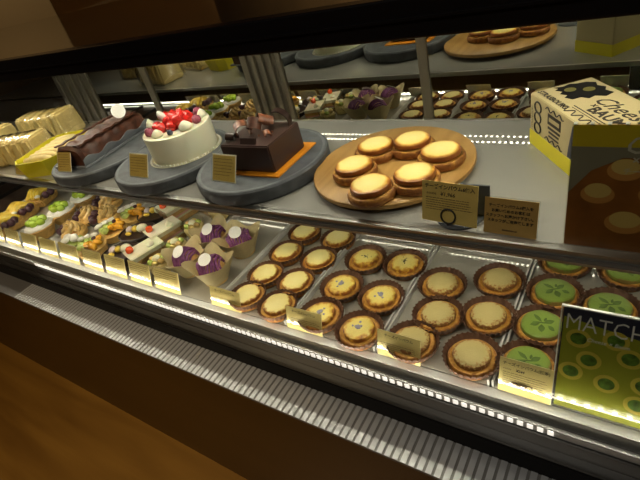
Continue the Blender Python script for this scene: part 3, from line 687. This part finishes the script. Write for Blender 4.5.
# narrow side print (faces -y local)
for k in range(3):
    bm = new(); tube(bm, [(2.6+.98*math.cos(a), -.07, 3.5+1.62*k+.82*math.sin(a)) for a in [i*2*PI/24 for i in range(25)]], .13, 6); part('ring_print', bm, M_ink, pb)
bm = new(); box(bm, 5.6, 9.3, -.05, 0, 5.3, 6.9); part('label_block', bm, M_ink, pb, False)
bm = new(); box(bm, 6.0, 8.9, -.07, -.05, 5.8, 6.4); part('label_window', bm, M_pbox, pb, False)
bm = new(); box(bm, 5.7, 9.2, -.05, 0, 4.6, 4.95); box(bm, 6.0, 8.9, -.05, 0, 4.0, 4.3); box(bm, 6.0, 8.9, -.05, 0, 3.4, 3.65); part('label_lines', bm, M_ink, pb, False)
def wave(x0, x1, z, amp, per, xf=None):
    bm = new(); n = int((x1-x0)/.2); tube(bm, [(x0+(x1-x0)*i/n, -.07, z+amp*math.sin(2*PI*(x0+(x1-x0)*i/n)/per)) for i in range(n+1)], .09, 5); return bm
part('wave_print', wave(5.0, 10.0, 7.5, .28, 1.7), M_ink, pb); part('wave_print', wave(5.0, 10.0, 2.9, .28, 1.7), M_ink, pb)
bm = new(); prism(bm, [(11.4, 2.6), (12.9, 2.6), (12.9, 7.9), (12.3, 7.3), (11.6, 4)], 0, .05); bmesh.ops.rotate(bm, verts=bm.verts[:], cent=(0, 0, 0), matrix=Matrix.Rotation(PI/2, 3, 'X')); part('corner_mark', bm, M_navy, pb, False)
text(pb, 'side_text', 'STRASBOURG', .6, M_ink, .95, 2.9, y=-.06, rot=PI/2, align='LEFT', sx=1)
# lid print: lie text down on the top
def toptext(s, size, x, y, rotz, **k):
    o = text(pb, 'lid_text', s, size, M_ink, 0, 0, 0, **k); o.data.transform(Matrix.Translation(Vector((x, y, LH+.03))*S) @ Matrix.Rotation(rotz, 4, 'Z') @ Matrix.Rotation(-PI/2, 4, 'X')); return o
toptext('Cheese', 3.0, 13.0, 5.0, .03, shear=.4, align='CENTER', bold=.03, sx=1.15)
toptext('BAUM', 2.3, 13.6, 2.9, .03, align='CENTER', bold=.08, sx=1.1)
toptext('×', 1.8, 9.6, 3.6, 0, bold=.02)
toptext('STRASBOURG', 1.25, -.2+.6, .8, .0, align='LEFT', bold=.05, sx=1.02)
toptext('Co', 3.0, 15.5, 6.9, 0, shear=.4, bold=.03)
bm = new(); box(bm, 8.0, 15.5, 2.3, 2.45, LH, LH+.04); box(bm, 8.3, 15.2, 1.9, 1.98, LH, LH+.04); part('lid_rules', bm, M_ink, pb, False)
bm = new(); tube(bm, [(7.4+k*.15, 1.1+.5*math.sin(k*.5), LH+.02) for k in range(50)], .1, 5); part('wave_print', bm, M_ink, pb)
bm = new()
edge = [(.4, 3.2), (1.2, 3.6), (1.6, 2.9), (2.6, 3.5), (3.2, 2.8), (4.2, 3.4), (4.8, 2.7), (6.0, 3.2), (6.0, 4.4), (7.0, 5.0), (6.6, 6.0), (7.6, 7.0), (7.0, 8.4), (5.6, 8.0), (4.6, 8.7), (3.4, 8.1), (2.2, 8.6), (1.2, 7.6), (1.0, 6.4), (.5, 5.6), (.9, 4.4)]
prism(bm, edge, LH, LH+.03); part('dark_picture', bm, M_matt, pb, False)
for (x, y) in ((2.6, 4.6), (4.0, 6.6)):
    bm = new(); lathe(bm, [(.8, LH+.03), (.8, LH+.045)], 20, c=(x, y, 0)); part('picture_spot', bm, mat('dull_yellow_print', (.16, .14, .03), .6), pb, False)

# ------------------------------------------------------------------ pastries on the left of the lower deck
def E(*a): return __import__('mathutils').Euler(a)
# purple chestnut cream cakes
def mont(loc, lab, rz):
    t = thing('chestnut_cream_cake', loc, lab, 'cake', 'purple cream cakes in paper wraps', rot=(0, 0, rz))
    bm = new(); rows = []
    for i in range(9):
        u = i/8; row = []
        for k in range(33):
            a = 2*PI*k/32; sq = 1+.42*abs(math.cos(2*a))**3*u; r = (2.5+1.75*u)*sq; z = .05+5.4*u*(1 if True else 0)*(1+.30*abs(math.cos(2*a))**2.5*u-.12*u)
            row.append((r*math.cos(a), r*math.sin(a), z))
        rows.append(row)
    sheet(bm, rows, .05); part('paper_wrap', bm, M_paper, t)
    bm = new(); lathe(bm, [(2.3, .1), (2.7, .4), (3.0, 3.0), (2.2, 4.6), (1.0, 5.4), (.2, 5.6)], 28); part('sponge_base', bm, M_spong, t)
    for k in range(9):
        bm = new(); x = -2.5+k*.62; h = math.sqrt(max(.1, 9-x*x*.9)); tube(bm, [(x+.16*math.sin(j*1.1+k), -h*math.cos(PI*j/10)*.98, 3.4+3.0*math.sin(PI*j/10)*(1-.05*x*x)+.15*math.sin(k*2.3)) for j in range(11)], .27+.06*(k%2), 6); part('cream_strand', bm, M_purple, t)
    bm = new(); lathe(bm, [(1.45, 0), (1.5, .05), (1.45, .1)], 28); part('round_label', bm, M_white, t, False, loc=(-.3, -1.0, 6.75), rot=(.55, -.1, 0), label='round white label')
    return t
m0 = mont((-82.6, 58.4, 0), 'purple cream cake with a white round label, back left of four', .35)
dup(m0, (-74.6, 58.8, 0), 'purple cream cake with a white round label, back right of four, beside the plain tarts', rotz=.9)
dup(m0, (-83.3, 49.4, 0), 'purple cream cake with a white round label, front left of four', rotz=.2)
dup(m0, (-74.6, 48.8, 0), 'purple cream cake with a white round label, front right of four', rotz=.6)

# cake slices with strawberry
def slice_(loc, lab, rz):
    t = thing('cake_slice', loc, lab, 'cake', 'white cake slices with strawberry', rot=(0, 0, rz))
    tri = [(-3.2, -4.2), (3.2, -4.2), (2.9, 4.6), (-2.9, 4.6)]
    for nm, z0, z1, m in (('sponge_layer', .1, 1.5, M_spong), ('cream_layer', 1.5, 2.1, M_cream), ('pink_layer', 2.1, 2.6, M_pink), ('sponge_layer', 2.6, 3.7, M_spong), ('cream_top', 3.7, 4.7, M_cream)):
        bm = new(); prism(bm, tri, z0, z1); part(nm, bm, m, t, False)
    bm = new(); box(bm, -3.4, 3.4, -4.45, -4.38, .1, 5.2); box(bm, 3.35, 3.42, -4.4, 4.7, .1, 5.2); part('clear_film', bm, M_wrap, t, False)
    bm = new(); lathe(bm, [(.1, 0), (.8, .3), (1.0, .9), (.6, 1.6), (.08, 2.1)], 14); part('strawberry', bm, mat('strawberry_bright', (.85, .10, .02), .25, coat=.5), t, loc=(-1.4, -2.4, 4.7), rot=(.5, .4, 0))
    bm = new(); lathe(bm, [(.9, 0), (1.0, .4), (.5, .9), (.05, 1.3)], 14, c=(1.0, 1.8, 4.7)); part('cream_dollop', bm, M_cream, t)
    return t
s0 = slice_((-106.6, 67.6, 0), 'white cake slice at the back, half under the shelf edge', -.25)
dup(s0, (-100.6, 57.4, 0), 'white cake slice in the middle of the row, beside the gold dessert cups', rotz=-.3)
dup(s0, (-98.4, 49.0, 0), 'white cake slice with orange-red strawberry in front, behind its price card', rotz=-.3)
dup(s0, (-98.0, 74.5, 0), 'white cake slice under the shelf, seen only in the mirror', rotz=-.3)

# dessert cups
def cupd(loc, lab):
    t = thing('dessert_cup', loc, lab, 'dessert', 'clear cups of golden dessert')
    bm = new(); lathe(bm, [(2.2, 0), (2.4, .1), (3.2, 4.6), (3.1, 4.6), (2.3, .25), (.5, .2)], 28); part('clear_cup', bm, M_acr, t)
    bm = new(); lathe(bm, [(2.2, .3), (2.75, 2.8), (2.5, 3.2), (.6, 3.4)], 24); part('custard', bm, M_roll, t)
    for k in range(6):
        a = k*1.05; bm = new(); blob(bm, (1.5*math.cos(a), 1.5*math.sin(a), 3.9), (.95, .75, .7), 2, .12); part('fruit_piece', bm, (M_caramel, M_kiwi, M_gold)[k % 3], t)
    bm = new(); blob(bm, (0, 0, 4.3), (1.0, 1.0, .9), 2, .05); part('cream_dollop', bm, M_cream, t)
    return t
c0 = cupd((-93.2, 61.4, 0), 'clear cup of golden dessert, back one beside the purple cakes')
dup(c0, (-91.8, 53.6, 0), 'clear cup of golden dessert with green fruit, middle one')
dup(c0, (-91.2, 47.0, 0), 'clear cup of golden dessert, front one behind the price cards')
dup(c0, (-92.5, 70.0, 0), 'clear cup of golden dessert, rearmost under the shelf')

# chocolate tartlets with sweets on top
def tartlet(loc, lab, rz):
    t = thing('chocolate_tartlet', loc, lab, 'tart', 'dark chocolate tartlets', rot=(0, 0, rz))
    bm = new(); lathe(bm, [(3.4, 0), (3.6, .1), (4.2, 2.4), (4.0, 2.5), (3.8, 2.2), (1, 2.2)], 32, f=lambda r, z, a, i: (r*(1+.22*math.cos(a)**2), z)); part('chocolate_shell', bm, M_chocd, t)
    for (x, y, m, r) in ((-2.2, .2, M_pink if 0 else mat('lilac_egg', (.66, .55, .58), .4), (.75, 1.1, .8)), (-.6, .4, M_mango, (.8, .95, .8)), (1.5, .6, M_cream, (1.5, 1.3, 1.1)), (-1.2, -1.7, M_mango, (.9, .6, .5))):
        bm = new(); blob(bm, (x, y, 2.9), r, 3); part('sweet_topping', bm, m, t)
    t.scale = (1.08, 1.08, 1.08)
    return t
k0 = tartlet((-113.6, 65.0, 0), 'dark chocolate tartlet with egg-shaped sweets, rearmost beside the shelf edge', .3)
dup(k0, (-111.0, 56.2, 0), 'dark chocolate tartlet with egg-shaped sweets, middle one', rotz=.3)
dup(k0, (-107.6, 47.8, 0), 'dark chocolate tartlet with one large white sweet, front one by the price cards', rotz=.3)

# orange fruit tarts
def fruit(loc, lab, rz):
    t = thing('fruit_tart', loc, lab, 'tart', 'orange and green fruit tarts', rot=(0, 0, rz))
    bm = new(); lathe(bm, [(3.0, 0), (3.3, .15), (3.9, 2.2), (3.6, 2.3), (1, 2.2)], 28); part('pastry_shell', bm, M_pastry, t)
    rn = random.Random(int(abs(loc[0]*7+loc[1])))
    for k in range(9):
        a = k*.75; r = 2.2 if k < 7 else .6
        bm = new(); blob(bm, (r*math.cos(a)+.3, r*math.sin(a), 3.1+rn.uniform(0, .5)), (1.25, .85, .75), 2, .12, E(rn.uniform(-.5, .5), rn.uniform(-.5, .5), a)); part('fruit_piece', bm, M_orng if math.cos(a) > -.1 else M_kiwi, t)
    for (x, y) in ((-2.6, .9), (-1.4, 2.2), (-3.3, -.5)):
        bm = new(); blob(bm, (x, y, 4.0), (1.35, .8, .55), 2, .03, E(0, -.3, .4)); part('white_petal', bm, M_white, t)
    bm = new(); blob(bm, (.4, 1.4, 4.1), (.5, .7, .4), 2, .1); part('dark_berry', bm, M_berry, t)
    t.scale = (1.08, 1.08, 1.08)
    return t
f0 = fruit((-120.6, 62.6, 0), 'fruit tart with orange pieces and white petals, rearmost of three', .1)
dup(f0, (-120.6, 54.9, 0), 'fruit tart with orange pieces and white petals, middle of three', rotz=.3)
dup(f0, (-120.2, 47.2, 0), 'fruit tart with orange pieces, front of three behind a price card', rotz=-.2)
bm = new(); blob(bm, (0, 0, .6), .7, 2, .1)
wp = thing('petal_tart', (-130.2, 47.4, 0), 'small green tart with large white petals in front of the caramel choux', 'tart')
bm = new(); lathe(bm, [(2.4, 0), (3.2, 2.2), (2.8, 2.4), (1, 2.4)], 24); part('pastry_shell', bm, M_kiwi, wp)
for (x, y) in ((-2.0, .4), (.2, .9), (1.9, .2), (-.8, -1.2)):
    bm = new(); blob(bm, (x, y, 3.4), (1.5, 1.0, .8), 2, .04, E(0, -.2, .3)); part('white_petal', bm, M_white, wp)

# caramel choux with dark berries
def choux(loc, lab, rz):
    t = thing('caramel_choux', loc, lab, 'pastry', 'caramel coated choux with dark berries', rot=(0, 0, rz))
    bm = new(); lathe(bm, [(2.6, 0), (3.2, .4), (3.4, 1.4), (3.0, 2.0), (1, 2.2)], 24); part('choux_base', bm, M_pastry, t)
    for k in range(5):
        a = k*1.2566; bm = new(); tube(bm, [(2.2*math.cos(a+j*.25)*(1-j*.09), 2.2*math.sin(a+j*.25)*(1-j*.09), 2.0+j*.33) for j in range(8)], .95, 8, lambda u: 1-.45*u); part('caramel_twist', bm, M_caramel, t)
    for (x, y) in ((-4.0, 1.2), (-4.4, -.4), (-3.6, -1.8)):
        bm = new(); blob(bm, (x, y, 2.0+.5*(y > 1)), 1.15, 2, .08); part('dark_berry', bm, M_berry, t)
    bm = new(); lathe(bm, [(1.6, 0), (2.1, 1.3), (1, 1.3)], 18, c=(-4, -.2, 0)); part('dark_cup', bm, M_chocd, t)
    t.scale = (1.14, 1.14, 1.14)
    return t
h0 = choux((-138.8, 59.4, 0), 'golden caramel choux, middle of three', .1)
dup(h0, (-136.4, 51.6, 0), 'golden caramel choux, front of three', rotz=-.15)
dup(h0, (-139.6, 67.6, 0), 'golden caramel choux, rearmost of three under the shelf edge', rotz=.3)
dup(h0, (-131.4, 61.2, 0), 'golden caramel choux right of the row, beside the rearmost fruit tart', rotz=.6)

# grape tarts
def grape(loc, lab, rz):
    t = thing('grape_tart', loc, lab, 'tart', 'tarts topped with green grapes', rot=(0, 0, rz))
    bm = new(); lathe(bm, [(2.4, 0), (2.8, .2), (4.3, 3.4), (4.0, 3.5), (1, 3.1)], 28); part('pastry_shell', bm, M_pastry, t)
    bm = new(); lathe(bm, [(3.3, 3.2), (4.0, 3.7), (3.6, 4.3), (1, 4.5)], 28, f=lambda r, z, a, i: (r*(1+.05*math.sin(8*a)), z)); part('cream_ring', bm, M_white, t)
    for (x, y, z) in ((-1.6, -1.0, 5.0), (.3, -1.5, 5.1), (2.0, -.4, 5.0), (-.6, .8, 5.3), (1.3, 1.3, 5.2), (-2.2, .9, 4.9)):
        bm = new(); blob(bm, (x, y, z), (1.3, 1.15, 1.05), 2); part('green_grape', bm, M_green, t)
    t.scale = (1.08, 1.08, 1.08)
    return t
q0 = grape((-150.6, 57.2, 0), 'tart heaped with green grapes, middle of three', 0)
dup(q0, (-150.0, 49.0, 0), 'tart heaped with green grapes, front of three', rotz=.3)
dup(q0, (-150.4, 65.6, 0), 'tart heaped with green grapes, rearmost of three by the shelf edge', rotz=-.3)

# mango pastries
def mango(loc, lab, rz):
    t = thing('mango_pastry', loc, lab, 'pastry', 'yellow mango pastries with dark berries', rot=(0, 0, rz))
    bm = new(); prism(bm, [(-3.4, -3.6), (3.4, -3.6), (3.4, 3.8), (-3.4, 3.8)], .05, 2.6, [(-3.8, -4), (3.8, -4), (3.8, 4.2), (-3.8, 4.2)]); bmesh.ops.bevel(bm, geom=bm.edges[:], offset=.5, segments=3, affect='EDGES'); part('pastry_base', bm, M_pastry, t)
    for k in range(4):
        bm = new(); x = -2.4+k*1.5; tube(bm, [(x+.6*math.sin(j*.8+k), -3.2+j*.95, 3.0+1.2*math.sin(PI*j/7)) for j in range(8)], .85, 8, lambda u: .5+.5*math.sin(PI*max(.05, min(.95, u)))); part('mango_slice', bm, M_mango, t)
    for (x, y) in ((3.6, -1.2), (4.2, .6), (3.2, 1.8)):
        bm = new(); blob(bm, (x, y, 3.1), 1.15, 2, .08); part('dark_berry', bm, M_berry, t)
    bm = new(); blob(bm, (1.8, -2.6, 3.4), (.9, .8, .6), 2, .1); part('cream_dollop', bm, M_white, t)
    t.scale = (1.14, 1.14, 1.14)
    return t
n0 = mango((-173.6, 54.4, 0), 'yellow mango pastry with dark berries, middle of the far left tray', .1)
dup(n0, (-176.4, 63.6, 0), 'yellow mango pastry standing rearmost, near the left end of the shelf', rotz=.4)
dup(n0, (-170.8, 47.6, 0), 'yellow mango pastry in front, behind the leftmost price cards', rotz=-.1)

# ------------------------------------------------------------------ lights
def area(name, loc, sx, sy, power, col, rot):
    l = bpy.data.lights.new(name, 'AREA'); l.shape = 'RECTANGLE'; l.size = sx*S; l.size_y = sy*S; l.energy = power; l.color = col
    o = bpy.data.objects.new(name, l); COL.objects.link(o); o.location = Vector(loc)*S; o.rotation_euler = rot; return o
LC = (1, .92, .78)
XM = (XL+XR)/2; XW = XR-XL-6
area('deck_lamp', (-80, 40.15, .9), 236, .3, .38, LC, (math.radians(125), 0, 0))
def spot(loc, tgt, power, size, col, blend=.6, rad=.04):
    l = bpy.data.lights.new('unseen_spot', 'SPOT'); l.energy = power; l.spot_size = math.radians(size); l.spot_blend = blend; l.color = col; l.shadow_soft_size = rad
    o = bpy.data.objects.new('unseen_spot', l); COL.objects.link(o); o.location = Vector(loc)*S
    o.rotation_euler = (Vector(tgt)-Vector(loc)).to_track_quat('-Z', 'Y').to_euler(); return o
W_ = (1, .74, .42); WN = (1, .93, .82)
spot((-150, -70, 185), (-150, -10, -80), 60, 75, W_)
spot((-40, -60, 188), (-55, 45, 10), 42, 80, WN, rad=.16)  # unseen front fill, standing in for the shop's ambient light on the case
spot((-60, 180, 185), (-60, 320, 60), 90, 120, W_)  # unseen spot added to light the back wall that the case top reflects
spot((-260, 60, 185), (-260, 130, 60), 25, 80, W_)
w = bpy.data.worlds.new('room'); bpy.context.scene.world = w; w.use_nodes = True
w.node_tree.nodes['Background'].inputs[0].default_value = (1, .75, .5, 1); w.node_tree.nodes['Background'].inputs[1].default_value = .02

# ------------------------------------------------------------------ camera
Mr = [[0.8283884196739068, 0.1348242223084272, -0.5436865413352581], [0.5080609776221024, -0.5895890522452736, 0.6279003045788351], [-0.23589546237229952, -0.7963712567335965, -0.5569076694396577]]
cd = bpy.data.cameras.new('camera'); co = bpy.data.objects.new('camera', cd); COL.objects.link(co)
cd.sensor_width = 36; cd.lens = 468.611/640*36; cd.clip_start = .01; cd.clip_end = 50
m3 = Matrix([[r[0], -r[1], -r[2]] for r in Mr])
co.matrix_world = Matrix.Translation((0, 0, .60)) @ m3.to_4x4()
sc = bpy.context.scene; sc.camera = co
sc.view_settings.view_transform = 'Standard'; sc.view_settings.look = 'None'; sc.view_settings.gamma = 1; sc.view_settings.use_curve_mapping = False
sc.view_settings.exposure = 0.0
